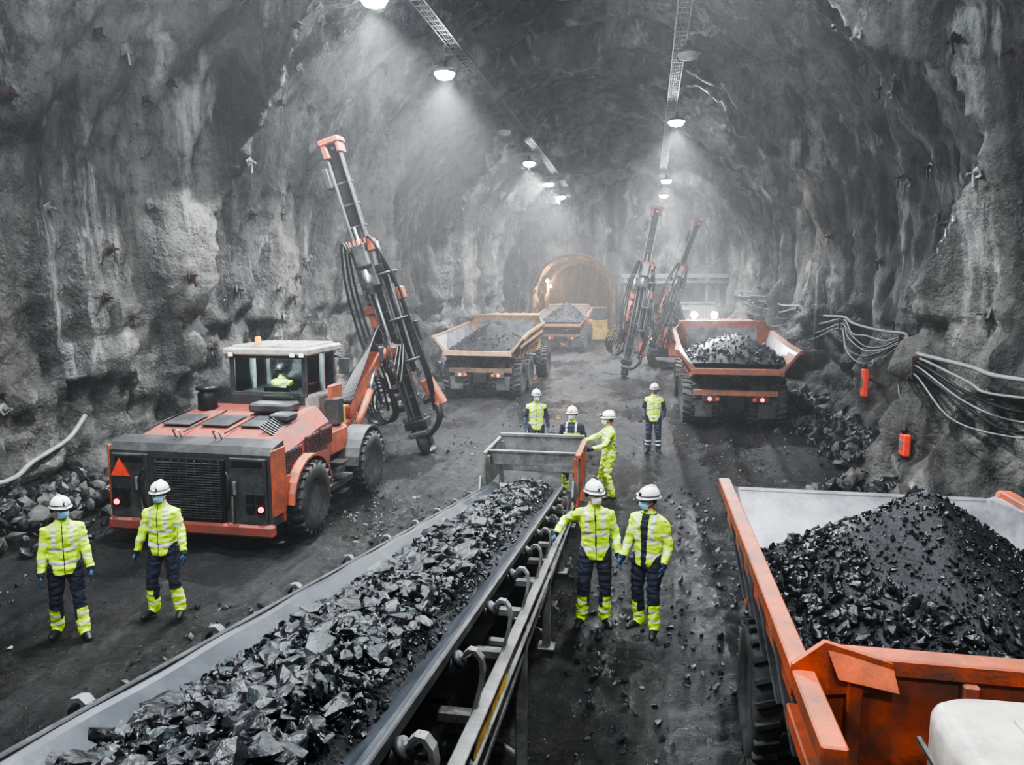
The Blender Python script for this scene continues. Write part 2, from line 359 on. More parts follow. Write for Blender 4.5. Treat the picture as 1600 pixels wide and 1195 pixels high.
# ------------------------------------------------------------ dump truck   local: tail y=0, forward +y
def dump_truck(name,M,p):
    b=B(); b.M=M
    Lb,wr,wf,zrf,zrt,zf,r=p['L'],p['wr'],p['wf'],p['zrf'],p['zrt'],p['zf'],p['r']; out=p['out']; th=.05
    ts=p.get('ts',.28); trise=p.get('trise',.3)
    st=[(0,wr*p.get('flare',1),wf*p.get('tw',1.0),zrt,zf+trise),(Lb*ts,wr,wf,zrt+(zrf-zrt)*.3,zf),(Lb,wr,wf,zrf,zf)]
    rings=[]
    for y,a,c,zr,zfl in st:
        rings.append([(-a,y,zr),(-a-th,y,zr),(-c-th,y,zfl-th*2),(c+th,y,zfl-th*2),(a+th,y,zr),(a,y,zr),(c,y,zfl),(-c,y,zfl)])
    v=[q for rr in rings for q in rr]; f=[];mt=[]
    fm=[out,out,out,out,out,'worn_bed','worn_bed','worn_bed']
    for i in range(2):
        for j in range(8): k=(j+1)%8; f.append([i*8+j,i*8+k,(i+1)*8+k,(i+1)*8+j]); mt.append(fm[j])
    for q in(0,16):
        for quad in((0,1,2,7),(2,3,6,7),(3,4,5,6)): f.append([q+e for e in quad]); mt.append(out)
    b.add(v,f,mt)
    fw=[(-wr-th,zrf+.02),(-wf-th,zf-.1),(wf+th,zf-.1),(wr+th,zrf+.02),(wr*.9,zrf+p['fh']),(-wr*.9,zrf+p['fh'])]
    b.prism(fw,Lb,Lb+.07,p['fw'],'y')
    b.box((0,Lb-.012,(zrf+zf)/2+.1),(wf*2,.02,(zrf-zf)),'worn_bed',.003)
    b.beam((-wr*.93,Lb+.04,zrf+p['fh']),(wr*.93,Lb+.04,zrf+p['fh']),.14,.1,p['fw'])
    for k in range(5):
        x=-wf+2*wf*k/4; b.beam((x,Lb+.1,zf),(x,Lb+.1,zrf+p['fh']-.05),.08,.08,p['fw'])
    for sg in(-1,1):
        b.beam((sg*(st[0][1]+.04),0,zrt),(sg*(wr+.04),Lb*ts,st[1][3]),.12,.11,p['rail']); b.beam((sg*(wr+.04),Lb*ts,st[1][3]),(sg*(wr+.04),Lb+p.get('ext',0),zrf),.12,.11,p['rail'])
        b.beam((sg*(st[0][1]+.02),0.03,zrt+.03),(sg*(wf+.04),0.03,zf+.2),.1,.09,p['rail'])
        b.beam((sg*(wf+.05),0,zf+.15),(sg*(wf+.05),Lb*ts,zf-.1),.1,.16,p['rail'])
        b.beam((sg*(wr-.02),Lb*.02,zrt-.34),(sg*(wr-.02),Lb,zrf-.34),.05,.1,p['rail'])
        for k in range(6):
            y=Lb*(.2+.78*k/5); b.beam((sg*(wr+.06),y,zrt+(zrf-zrt)*y/Lb),(sg*(wf+.09),y,zf-.06),.09,.07,out)
        if p.get('wing'):
            b.prism([(sg*(wr+.10),zrf-.1),(sg*(wr+.10),zrf+.08),(sg*(wr-.06),zrf+.22),(sg*(wr-.40),zrf+.13),(sg*(wr-.42),zrf-.02)],Lb+.08,Lb+.12,p['fw'],'y')
            b.add([(sg*(wr-.06),Lb+.1,zrf+.22),(sg*(wr-.40),Lb+.1,zrf+.13),(sg*(wr-.42),Lb+.18,zrf+.0),(sg*(wr-.12),Lb+.18,zrf+.05)],[[0,1,2,3]],p['fw'])
            b.beam((sg*(wr+.05),Lb,zrf-.25),(sg*(wr+.05),Lb+p.get('ext',0),zrf-.25),.1,.1,p['fw'])
        else:
            b.add([(sg*(wr+.05),Lb-.75,zrf+.04),(sg*(wr+.05),Lb+.05,zrf+.04),(sg*wr*.88,Lb+.05,zrf+p['fh']+.02)],[[0,1,2]],p['fw'])
    b.beam((-wf-.1,-.02,zf+trise-.1),(wf+.1,-.02,zf+trise-.1),.1,.18,out)
    zc=r*1.05
    for sg in(-1,1): b.beam((sg*.42,.3,zc+.1),(sg*.42,p['Lt']-.3,zc+.1),.14,.3,'black_metal')
    for k in range(4): b.box((0,.5+Lb*k/3.6,zc+.15),(wf*1.7,.16,.22),'black_metal')
    b.beam((-wf,.35,zc+.28),(wf,.35,zc+.28),.16,.16,out)
    for sg in(-1,1):
        b.box((sg*wf*.62,.18,zc+.12),(.42,.08,.18),'dark_plastic'); b.lathe((sg*wf*.62,.14,zc+.12),(0,-1,0),[(.06,0),(.06,.02),(.03,.035)],'tail_red',16)
        b.box((sg*wf*.62-.22*sg,.14,zc+.12),(.1,.02,.1),'safety_red')
        b.box((sg*wf*.75,.28,zc-.2),(.5,.03,.5),'rubber',.005)
        b.cyl((sg*.5,Lb*.35,zc),(sg*.5,Lb*.75,zf-.1),.08,'steel')
        for y in p['wy']:
            wheel(b,(sg*(p['track']),y,r),r,p['ww'],p.get('rim','dark_plastic'))
            if p.get('dual') and y!=p['wy'][-1]: wheel(b,(sg*(p['track']-p['ww']*1.08),y,r),r,p['ww'])
    for y in p['wy']: b.cyl((-p['track'],y,r),(p['track'],y,r),.13,'black_metal')
    b.box((0,0.6,zc),(.5,.7,.4),'black_metal')
    c0,c1,cw,cz0,cz1=p['cab']; cm=p['cabm']
    b.box((0,(c0+c1)/2,(cz0+cz1)/2-.25),(cw*2,(c1-c0),(cz1-cz0)*.55),cm,.08)
    b.prism([(c0+.02,cz0+(cz1-cz0)*.5),(c1,cz0+(cz1-cz0)*.5),(c1-.25,cz1-.08),(c0+.06,cz1-.08)],-cw+.05,cw-.05,'dark_plastic')
    for sg in(-1,1):
        for y in(c0+.1,c0+(c1-c0)*.5,c1-.15): b.beam((sg*(cw-.08),y,cz0+(cz1-cz0)*.48),(sg*(cw-.1),y-(.1 if y>c1-.3 else 0),cz1-.1),.1,.08,cm)
    rf=[]
    for (ins,dz) in((.05,-.36),(.0,-.30),(0,0),(.015,.03),(.05,.055),(.12,.065),(.5,.075)):
        ring=[]
        for k in range(64):
            a=2*math.pi*k/64; ca,sa=math.cos(a),math.sin(a); e=.17
            ring.append((math.copysign(abs(ca)**e,ca)*(cw+.02-ins*.7),(c0+c1)/2+math.copysign(abs(sa)**e,sa)*((c1-c0)/2+.03-ins*.7),cz1+dz-.05))
        rf.append(ring)
    b.loft(rf,cm,True)
    for k in range(5): b.beam((-cw*.7+cw*.35*k,c0+.2,cz1+.028),(-cw*.7+cw*.35*k,c1-.2,cz1+.028),.06,.03,cm)
    b.beam((-cw-.015,c0+.02,cz1-.2),(-cw-.015,c1,cz1-.2),.02,.03,'dark_plastic'); b.beam((cw+.015,c0+.02,cz1-.2),(cw+.015,c1,cz1-.2),.02,.03,'dark_plastic')
    b.box((0,c1+.45,(cz0+.5*cz1)/1.45),(cw*1.7,1.0,(cz1-cz0)*.45),cm,.1)
    b.box((0,c1+.98,r*1.1),(cw*2.1,.2,.45),'dark_plastic',.04)
    for sg in(-1,1): b.box((sg*(cw+.12),c1-.3,cz1-.6),(.06,.18,.4),'black_metal')
    if p.get('wl'):
        for sg in p['wl']:
            b.box((sg,c0-.05,cz1+.2),(.3,.18,.26),'black_metal'); b.lathe((sg,c0-.15,cz1+.2),(0,-1,0),[(.12,0),(.1,.02)],'worklamp',16)
    rn=random.Random(p['seed']); hz=p['heap']; x0=wr*.93; y0=p.get('oy',.25); y1=Lb-.03; pk=p.get('pk',(0,.5)); pw=p.get('pw',1.7)
    def H(u,v):
        e=max(0,1-abs(u-pk[0]*(1-abs(u)))**pw); f_=max(0,1-abs((v-pk[1])/(pk[1] if v<pk[1] else 1-pk[1]))**pw)
        return p['hb']+hz*e*f_**.9+.05*noise.noise(Vector((u*4,v*5,p['seed'])))-p.get('td',0)*max(0,1-v/.15)
    NX,NY=30,40; vv=[]
    for j in range(NY+1):
        for i in range(NX+1):
            u=-1+2*i/NX; v_=j/NY; zt=H(u,v_); yy=y0+(y1-y0)*v_; vv.append((u*x0*(.97),yy,max(zt,zf+.05)+.03*noise.noise(Vector((u*9,v_*13,2)))))
    b.add(vv,[[j*(NX+1)+i,j*(NX+1)+i+1,(j+1)*(NX+1)+i+1,(j+1)*(NX+1)+i] for j in range(NY) for i in range(NX)],'ore_fine',True)
    for k in range(p['nr']):
        u=rn.uniform(-.98,.98); v_=rn.random(); z=H(u,v_); sz=rn.choice(p['rs'])
        cl=(z-p['hb'])/hz
        if cl>.5 and sz>p['rs'][len(p['rs'])//2]: sz*=.4
        if cl>.6 and rn.random()<.4: continue
        rock(b,(u*x0*.97,y0+(y1-y0)*v_,z+sz*.1),sz*rn.uniform(.7,1.3),rn.choice(['rock_dark','rock_dark','rock_mid']),rn)
    return b.obj(name)
mid=dict(L=5.0,wr=1.6,wf=1.2,flare=1.06,zrf=2.62,zrt=2.28,zf=1.5,r=.72,out='dusty_orange',fw='orange_paint',rail='dusty_orange',fh=.3,Lt=8.6,wy=[1.15,2.75,7.2],track=1.25,ww=.52,dual=True,
 cab=(5.4,7.0,1.15,1.1,2.95),cabm='dusty_orange',seed=1,heap=.72,hb=1.92,nr=650,rs=[.07,.1,.14,.2],pk=(.15,.4))
dump_truck('dump_truck',T(2.62,22.0),dict(mid,wl=(-.95,-.25)))
dump_truck('dump_truck',T(-6.15,26.6,0,-.03),dict(mid,out='beige_paint',fw='beige_paint',rail='beige_paint',cabm='yellow_paint',seed=2,heap=.95,hb=1.8,pw=1.3,pk=(0,.4),nr=800,rs=[.05,.08,.12]))
dump_truck('dump_truck',T(-5.5,47.8,0,.0),dict(mid,out='dusty_orange',fw='beige_paint',seed=3,heap=1.25,pw=1.4,rs=[.1,.14]))
near=dict(L=4.05,wr=1.34,wf=1.12,flare=1.0,tw=1.1,zrf=2.02,zrt=2.0,zf=1.12,trise=.84,ts=.22,r=.6,out='worn_bed',fw='orange_paint',rail='orange_paint',fh=.10,Lt=7.2,wy=[1.75,5.9],track=1.12,ww=.42,
 cab=(4.75,6.6,1.00,.9,2.31),cabm='cream_paint',seed=5,heap=.88,hb=1.56,td=.3,oy=.5,pw=1.3,nr=5200,rs=[.025,.03,.04,.055,.08,.12],pk=(-.02,.36),ext=.8,wing=True)
dump_truck('dump_truck',T(2.25,8.1,0,math.pi),near)
# ------------------------------------------------------------ conveyor
b=B()
def CP(s_,l,h): return Vector((-1.825-.042*(l-7.28)+s_,l,2.78-.1724*l+h))
prof=[(-.635,0),(-.6,-.012),(-.38,-.2),(-.2,-.235),(.2,-.235),(.38,-.2),(.6,-.012),(.635,0)]
prof2=prof+[(s_,h-.02) for s_,h in reversed(prof)]
rings=[[CP(s_,l,h+.008*math.sin(l*5.8)*abs(s_)) for s_,h in prof2] for l in np.arange(-1.2,13.2,.15)]
b.loft(rings,'belt_rubber',False,True)
for sg in(-1,1):
    b.beam(CP(sg*.65,-1.2,-.02),CP(sg*.65,13,-.02),.03,.07,'dark_plastic')
    b.beam(CP(sg*.80,-1.2,-.42),CP(sg*.80,13.3,-.42),.035,.17,'galv')
    b.beam(CP(sg*.825,-1.2,-.345),CP(sg*.825,13.3,-.345),.08,.02,'galv')
    b.beam(CP(sg*.825,-1.2,-.50),CP(sg*.825,13.3,-.50),.08,.02,'galv')
    b.beam(CP(sg*.80,-1.2,-.80),CP(sg*.80,11.0,-.62),.06,.06,'galv')
    b.beam(CP(sg*.845,3.4,-.42),CP(sg*.845,4.5,-.42),.012,.12,'yellow_paint')
    for k in range(13):
        l=-.6+k*1.08
        cp=[(.775,-.40),(.80,-.30),(.825,-.2),(.835,-.12),(.825,-.05),(.795,-.01),(.76,-.005),(.735,-.03)]
        rb=[]
        for i,(a_,h_) in enumerate(cp):
            a0,h0=cp[max(i-1,0)];a1,h1=cp[min(i+1,len(cp)-1)]; tl=math.hypot(a1-a0,h1-h0); n1,n2=-(h1-h0)/tl*.011,(a1-a0)/tl*.011
            wd=.05-.02*i/7
            rb.append([CP(sg*(a_+n1),l-wd,h_+n2),CP(sg*(a_+n1),l+wd,h_+n2),CP(sg*(a_-n1),l+wd,h_-n2),CP(sg*(a_-n1),l-wd,h_-n2)])
        b.loft(rb,'galv',False)
        b.cyl(CP(sg*.40,l,-.29),CP(sg*.69,l,-.075),.052,'black_metal',16)
        b.cyl(CP(sg*.69,l,-.075),CP(sg*.715,l,-.056),.055,'dark_plastic',16,r1=.045); b.cyl(CP(sg*.715,l,-.056),CP(sg*.78,l,-.008),.018,'steel',8)
        if l<11: b.beam(CP(sg*.80,l,-.5),CP(sg*.80,l+.5,-.75),.03,.03,'galv')
        if l<11: b.beam(CP(sg*.80,l+.54,-.75),CP(sg*.80,l+1.0,-.5),.03,.03,'galv')
    for l in(.6,3.3,5.7,8.0,10.3,12.4):
        p=CP(sg*.80,l,-.45); b.beam(p,(p.x,p.y,-.05),.09,.09,'galv'); b.box((p.x,p.y,.0),(.2,.2,.03),'galv')
for k in range(13):
    l=-.6+k*1.08; b.cyl(CP(-.38,l,-.3),CP(.38,l,-.3),.052,'black_metal',12); b.beam(CP(-.8,l,-.4),CP(.8,l,-.4),.07,.07,'galv')
for l in(.6,3.3,5.7,8.0,10.3): 
    b.beam(CP(-.8,l,-.62),CP(.8,l,-.62),.06,.06,'galv'); 
    if l<9: p=CP(-.8,l,-.62);q=CP(.8,l,0); b.beam(p,(q.x,q.y,.15),.04,.04,'galv')
b.loft([[CP(-.5,l,-.56),CP(.5,l,-.56),CP(.5,l,-.575),CP(-.5,l,-.575)] for l in(-1.2,6,12.8)],'belt_bottom',False)
b.cyl(CP(-.7,13.0,-.38),CP(.7,13.0,-.38),.19,'steel',24)
hx0,hx1,hy0,hy1=-2.82,-1.14,12.7,14.15
b.box(((hx0+hx1)/2,hy1,.85),(hx1-hx0,.035,.72),'galv'); b.beam((hx0,hy1,1.22),(hx1,hy1,1.22),.07,.07,'galv')
b.box((hx0,(hy0+hy1)/2,.8),(.035,hy1-hy0,.66),'galv'); b.box((hx1,(hy0+hy1)/2,.8),(.035,hy1-hy0,.66),'galv')
b.beam((hx0,hy0,1.15),(hx0,hy1,1.15),.07,.06,'galv'); b.beam((hx1,hy0,1.15),(hx1,hy1,1.15),.09,.07,'orange_paint')
b.box(((hx0+hx1)/2,hy0+.25,1.02),(hx1-hx0,.03,.24),'galv'); b.beam((hx0,hy0+.25,1.15),(hx1,hy0+.25,1.15),.06,.05,'galv')
for x in(hx0+.03,hx1-.03):
    b.beam((x,hy0,.45),(x,hy0-.55,.72),.04,.3,'galv')
    for y in(hy0+.1,hy1-.05): b.beam((x,y,1.1),(x,y,-.05),.09,.09,'orange_paint' if x>-2 else 'galv')
for k in range(3): b.beam((hx1+.03,hy0+.2+.5*k,1.1),(hx1+.03,hy0+.2+.5*k,.5),.05,.05,'orange_paint')
b.obj('conveyor_belt')
b=B(); rn=random.Random(11)
def HB(u,l): return -.10+.17*(1-abs(u)**1.8)+.07*noise.noise(Vector((u*2,l*1.6,0)))
vv=[];ls=np.arange(-1,13.05,.1)
for l in ls:
    for i in range(15):
        u=-1+i/7; vv.append(CP(u*.49,l,max(HB(u,l)-.05,-.22+.25*max(0,abs(u)-.7))))
b.add(vv,[[j*15+i,j*15+i+1,(j+1)*15+i+1,(j+1)*15+i] for j in range(len(ls)-1) for i in range(14)],'ore_fine',False)
for k in range(12500):
    l=rn.uniform(-.6,13) if k%3 else rn.uniform(1,6); u=rn.gauss(0,.6)
    if abs(u)>1: u=rn.uniform(-1,1)
    sz=rn.choice([.02,.02,.03,.03,.03,.04,.04,.04,.05,.05,.06,.07,.09,.11]) 
    if rn.random()<.022 and abs(u)<.75: sz=rn.uniform(.13,.20 if l<5 else .25)
    if abs(u)>.8: sz*=.6
    rock(b,CP(u*.49,l,HB(u,l)+sz*.12),sz*rn.uniform(.8,1.25),rn.choice(['rock_dark','rock_dark','rock_mid','rock_dark']) if sz<.11 else rn.choice(['rock_green','rock_mid','rock_dark','rock_mid']),rn,flat=sz>.1)
b.obj('ore_on_belt')
# ------------------------------------------------------------ drill rig
def feed(b,foot,top,dv=(0,-1,0),K=1.3):
    foot=Vector(foot);top=Vector(top);a=(top-foot);L=a.length;a.normalize();d=Vector(dv);d=(d-a*d.dot(a)).normalized();s_=d.cross(a)*-1
    if s_.x<0: s_=-s_
    old=b.M; M=Matrix((s_*K,d*K,a)).transposed().to_4x4(); M.translation=foot; b.M=M
    b.box((0,0,L*.5+.15),(.2,.16,L-.9),'black_metal'); 
    for x in(-.13,.13): b.box((x,.06,L*.5+.15),(.05,.09,L-.8),'dark_plastic'); b.box((x,.115,L*.5+.15),(.03,.02,L-.9),'steel',.004)
    b.cyl((0,.2,.3),(0,.2,L*.72),.028,'steel',10)
    for z in np.arange(.9,L-.6,.55): b.box((0,.02,z),(.34,.14,.06),'dark_plastic')
    b.box((0,.03,L-.12),(.42,.3,.16),'red_paint',.03); b.box((-.12,.03,L-.34),(.12,.28,.36),'red_paint',.02); b.box((.14,.03,L-.3),(.08,.28,.26),'red_paint',.02)
    b.lathe((-.18,.03,L-.2),(1,0,0),[(.13,0),(.13,.06),(.09,.07),(.09,.1),(.13,.11),(.13,.16)],'black_metal',20)
    b.box((-.24,.05,L-.95),(.12,.2,.5),'dark_plastic')
    z=L*.60
    b.box((0,.2,z),(.36,.2,1.1),'dark_plastic',.03); b.box((.02,.32,z+.25),(.26,.16,.55),'steel',.03); b.cyl((0,.33,z-.7),(0,.33,z-.1),.08,'steel')
    b.box((.22,.22,z+.45),(.14,.2,.3),'orange_paint',.02); b.box((.24,.2,z-.15),(.16,.18,.2),'black_metal',.02); b.cyl((.3,.2,z-.5),(.3,.2,z+.5),.05,'black_metal',10)
    for k in range(5): b.cyl((-.1+.07*k,.4,z+.5),(-.1+.07*k,.4,z+.62),.022,'orange_paint',8)
    z=L*.42; b.cyl((.28,.1,z-1.1),(.28,.1,z+1.2),.085,'black_metal',12)
    for k in range(6): a_=k*math.pi/3; b.cyl((.28+.13*math.cos(a_),.1+.13*math.sin(a_),z-1.0),(.28+.13*math.cos(a_),.1+.13*math.sin(a_),z+1.1),.026,'steel' if k%2 else 'dark_plastic',8)
    for dz in(-1.05,0,1.15): b.lathe((.28,.1,z+dz),(0,0,1),[(.2,-.03),(.2,.03)],'dark_plastic',18)
    b.box((.5,.05,z-.4),(.1,.16,.5),'black_metal'); b.box((.44,.1,z+.6),(.12,.18,.3),'orange_paint',.02)
    b.box((-.05,-.18,L*.36),(.3,.18,2.6),'orange_paint',.03); b.cyl((-.26,-.06,L*.2),(-.26,-.06,L*.47),.07,'orange_paint',12); b.cyl((-.26,-.06,L*.47),(-.26,-.06,L*.58),.04,'steel',10)
    b.box((-.26,-.05,L*.47),(.2,.2,.22),'orange_paint',.03); b.box((-.28,-.03,L*.34),(.24,.24,.3),'red_paint',.03)
    b.box((-.05,-.3,L*.28),(.5,.3,.5),'dark_plastic',.05)
    for k in range(6):
        x=-.34-.035*k if k%2 else .36+.03*k; y=.05+.03*k
        b.tube([(x,y,L*.12+.1*k),(x+.08,y+.1,L*.25),(x,y,L*.4),(x*.9,y+.05,L*.55),(x*.5,y+.15,L*.68),(x*.3,y+.2,L*.64)],.022,'cable_black',7,sub=5)
    for k in range(6):
        rr=.22+.03*k; cx=-.42-.02*k; cz=L*.17+.06*k
        b.tube([(cx+rr*.9*math.cos(t),.2+.03*k,cz+rr*1.8*math.sin(t)) for t in np.linspace(.6,2*math.pi+.2,12)],.02,'cable_black',7,sub=3)
    b.box((0,.1,.75),(.42,.34,.2),'black_metal',.03); b.box((0,.12,.5),(.36,.34,.14),'dark_plastic',.03); b.box((0,0,.35),(.26,.22,.5),'black_metal'); b.lathe((0,0,-.03),(0,0,1),[(.16,0),(.16,.05),(.06,.1),(.06,.3)],'steel',16)
    b.cyl((0,.15,.0),(0,.15,.6),.09,'dark_plastic')
    b.box((.42,-.05,1.4),(.2,.26,.75),'orange_paint',.03,Euler((0,-.2,0)).to_matrix()); b.beam((.2,0,1.2),(.4,0,1.25),.1,.1,'black_metal')
    b.tube([(.45,.05,1.1),(.45,.1,.8),(.32,.1,.55),(.15,.1,.4)],.06,'cable_black',10,sub=4)
    for k in range(9): zz=.9+k*.3; b.box((-.2,.1,zz),(.1,.12,.12),random.choice(['black_metal','dark_plastic','steel']))
    b.M=old
def boom(b,p0,p1,p2,mat='orange_paint'):
    p0=Vector(p0);p1=Vector(p1);p2=Vector(p2)
    b.beam(p0,p1,.3,.34,mat,.04); m=p0.lerp(p1,.55); b.beam(m,p1+(p1-p0)*.12,.22,.24,'steel',.02)
    b.box(p1,(.42,.42,.42),'dark_plastic',.05); b.lathe(p1-Vector((.26,0,0)),(1,0,0),[(.16,0),(.16,.52)],'orange_paint',18)
    b.beam(p1,p2,.26,.3,mat,.04); b.box(p2,(.42,.36,.4),'black_metal',.05)
    q=Vector((0,0,-.35)); b.cyl(p0+q,p0.lerp(p1,.45)+q*.7,.09,mat,14); b.cyl(p0.lerp(p1,.45)+q*.7,p0.lerp(p1,.7),.05,'steel',10)
    b.cyl(p0+Vector((.3,0,-.25)),p0.lerp(p1,.5)+Vector((.2,0,-.2)),.08,mat,14); b.cyl(p0.lerp(p1,.5)+Vector((.2,0,-.2)),p0.lerp(p1,.8)+Vector((.1,0,0)),.045,'steel',10)
    for k in range(8):
        o=Vector((-.14+.04*k,0,.2)); dz=Vector((0,0,.14+.05*k))
        b.tube([p0+o,p0.lerp(p1,.4)+o+dz*.5,p1+o+dz,p1.lerp(p2,.5)+o+Vector((.1*k-.3,-.1*k,-.3-.08*k)),p2+o*1.5],.024,'cable_black',7,sub=6)
def rig_body(b,M):
    b.M=M
    b.prism([(0.0,.42),(0.0,1.55),(.1,1.66),(.42,1.72),(.42,.42)],-1.42,1.40,'dark_plastic')
    b.box((0.02,-.03,.98),(1.22,.08,1.0),'black_metal',.02)
    for k in range(22): b.box((.02,-.085,.54+.041*k),(1.14,.04,.014),'dark_plastic',.003)
    for k in range(9): b.box((-.52+.135*k,-.09,.98),(.014,.03,.94),'dark_plastic',.003)
    b.box((0,-.02,.36),(2.86,.16,.2),'red_paint',.04); b.box((0,.25,.30),(2.6,.5,.16),'black_metal')
    for sg in(-1,1):
        b.box((sg*1.02,-.02,.98),(.62,.06,1.05),'dark_plastic',.03); b.box((sg*1.02,-.055,1.42),(.5,.02,.1),'black_metal')
        for k in range(2):
            for j in range(2): b.box((sg*(1.08+.17*k)-.02,-.06,.72+.17*j),(.14,.05,.14),'black_metal',.02)
        b.lathe((sg*1.25,-.08,.72),(0,-1,0),[(.045,0),(.045,.025),(.02,.035)],'tail_red',14)
        b.cyl((sg*.78,-.1,.5),(sg*.78,-.1,.9),.02,'galv',8); b.cyl((sg*.84,-.12,.95),(sg*.84,-.12,1.15),.03,'galv',8)
        b.tube([(sg*.7,-.12,1.3),(sg*.78,-.16,1.1),(sg*.72,-.13,.7)],.02,'cable_black',6,sub=4)
    b.add([(-1.36,-.06,1.13),(-.98,-.06,1.13),(-1.17,-.06,1.47),(-1.33,-.075,1.145),(-1.01,-.075,1.145),(-1.17,-.075,1.44)],[[0,1,2],[3,4,5]],['red_paint','safety_red'])
    st=[(.35,1.36,1.68,.16),(.9,1.36,1.80,.2),(2.0,1.3,1.93,.2),(2.45,1.25,1.93,.2)]
    rings=[]
    for y,w,z,c in st: rings.append([(-w,y,.75),(-w,y,z-c*1.4),(-w+c*1.2,y,z),(w-c*1.2,y,z),(w,y,z-c*1.4),(w,y,.75)])
    b.loft(rings,'red_paint',False)
    b.box((0,1.4,.6),(2.3,2.6,.4),'black_metal')
    for k in range(3): b.box((-.75+.7*k,1.1+.02*k,1.862),(.5,.62,.02),'dark_plastic',.006,Euler((.11,0,0)).to_matrix())
    for k in range(9): b.box((1.0,.62+.075*k,1.80+.0105*k),(.3,.035,.03),'black_metal',.005,Euler((.11,.5,0)).to_matrix())
    for x in(-1.12,-.38,.36): b.box((x,1.1,1.85),(.02,1.3,.02),'black_metal',.004,Euler((.11,0,0)).to_matrix())
    b.lathe((-.85,1.9,1.9),(0,0,1),[(.17,0),(.17,.3),(.14,.33),(.14,.36),(.2,.37),(.2,.42),(.12,.44)],'black_metal',24)
    b.box((.55,1.75,2.02),(.75,.5,.16),'dark_plastic',.05); b.box((.5,2.1,2.12),(.6,.35,.12),'black_metal',.04); b.box((.95,1.3,1.93),(.35,.4,.12),'dark_plastic',.04)
    for x in(-.4,.3): b.tube([(x,.3,1.72),(x,.22,1.86),(x+.1,.22,1.86),(x+.1,.3,1.72)],.015,'steel',6)
    for sg in(-1,1):
        X=sg*1.37
        b.box((sg*1.41,.2,1.1),(.03,.44,1.05),'orange_paint',.01)
        for (y0,y1,z0,z1) in((.5,1.1,1.12,1.5),(1.25,1.75,1.25,1.6),(1.85,2.3,1.3,1.62)):
            b.box((X-sg*.01,(y0+y1)/2,(z0+z1)/2),(.03,y1-y0,z1-z0),'dark_plastic',.005)
            for k in range(7): b.box((X+sg*.008,(y0+y1)/2,z0+.04+(z1-z0-.08)*k/6),(.02,y1-y0-.04,.018),'black_metal',.003)
            for k in range(8): b.box((X+sg*.012,y0+.03+(y1-y0-.06)*k/7,(z0+z1)/2),(.012,.012,z1-z0-.04),'red_paint',.002)
        b.prism([(.4,.42),(.4,.78),(.75,1.05),(.75,1.12),(.3,1.12),(.3,.42)],sg*1.1,sg*1.42,'orange_paint')
        b.box((sg*1.40,.62,.86),(.02,.14,.18),'dark_plastic'); 
        for yc in(1.12,3.78):
            ring=[]
            for q in range(13):
                a=math.pi*(.02+.96*q/12); ring.append([(sg*1.12,yc+.74*math.cos(a),.62+.72*math.sin(a)),(sg*1.56,yc+.74*math.cos(a),.62+.72*math.sin(a)),(sg*1.56,yc+.70*math.cos(a),.62+.68*math.sin(a)),(sg*1.12,yc+.70*math.cos(a),.62+.68*math.sin(a))])
            b.loft(ring,'dark_plastic' if yc>2 else 'orange_paint',False)
            wheel(b,(sg*1.40,yc,.6),.6,.42,'dark_plastic')
        b.cyl((sg*1.2,.5,.5),(sg*1.2,.5,0.02),.06,'black_metal'); b.lathe((sg*1.2,.5,.0),(0,0,1),[(.16,0),(.16,.03),(.06,.06)],'black_metal',16)
        b.beam((sg*1.35,3.0,.5),(sg*1.35,2.0,.5),.25,.12,'dark_plastic')
        for k in range(3): b.box((sg*1.45,2.4,.35+.28*k),(.25,.35,.03),'black_metal')
    for yc in(1.12,3.78): b.cyl((-1.3,yc,.6),(1.3,yc,.6),.12,'black_metal')
    b.box((0,3.2,.85),(2.2,2.2,.5),'black_metal',.03); b.box((0,3.9,1.15),(1.6,1.4,.35),'orange_paint',.05); b.box((.85,2.9,1.2),(.8,.9,.5),'orange_paint',.05); b.box((0,4.7,.95),(1.1,.8,.7),'orange_paint',.08)
    b.box((1.05,3.2,1.9),(.1,.5,.7),'orange_paint',.03); b.box((1.1,3.05,1.75),(.25,.3,.5),'dark_plastic')
    b.box((1.13,3.3,1.55),(.06,.3,.5),'yellow_paint')
    x0,x1,y0,y1,z0,z1=-.72,.82,2.45,3.85,1.2,2.98
    b.box(((x0+x1)/2,(y0+y1)/2,1.65),(x1-x0,y1-y0,.92),'cream_paint',.05); b.box(((x0+x1)/2,y0-.005,1.98),(x1-x0-.06,.03,.3),'dark_plastic')
    b.box(((x0+x1)/2,(y0+y1)/2,2.12),(x1-x0-.1,y1-y0-.1,.02),'dark_plastic')
    for x in(x0+.04,x1-.04):
        for y in(y0+.04,(y0+y1)/2+.1,y1-.04): b.beam((x,y,2.08),(x,y,2.9),.08,.08,'cream_paint' if y>y0+.1 else 'dark_plastic')
    b.box(((x0+x1)/2,y0+.03,2.14),(x1-x0-.1,.05,.06),'dark_plastic'); b.box(((x0+x1)/2,y0+.03,2.83),(x1-x0-.1,.05,.06),'dark_plastic')
    b.box(((x0+x1)/2,(y0+y1)/2,2.93),(x1-x0+.16,y1-y0+.2,.14),'cream_paint',.06); b.box(((x0+x1)/2,(y0+y1)/2,3.01),(x1-x0-.1,y1-y0-.1,.06),'cream_paint',.03)
    for k in range(4): b.box((x0+.3+.32*k,(y0+y1)/2,3.045),(.05,1.1,.02),'cream_paint',.008)
    for (p,s3) in((((x0+x1)/2,y0+.03,2.5),(x1-x0-.14,.012,.7)),(((x0+x1)/2,y1-.03,2.5),(x1-x0-.14,.012,.74)),((x0+.03,(y0+y1)/2,2.5),(.012,y1-y0-.14,.74)),((x1-.03,(y0+y1)/2,2.5),(.012,y1-y0-.14,.74))): b.box(p,s3,'glass',.002)
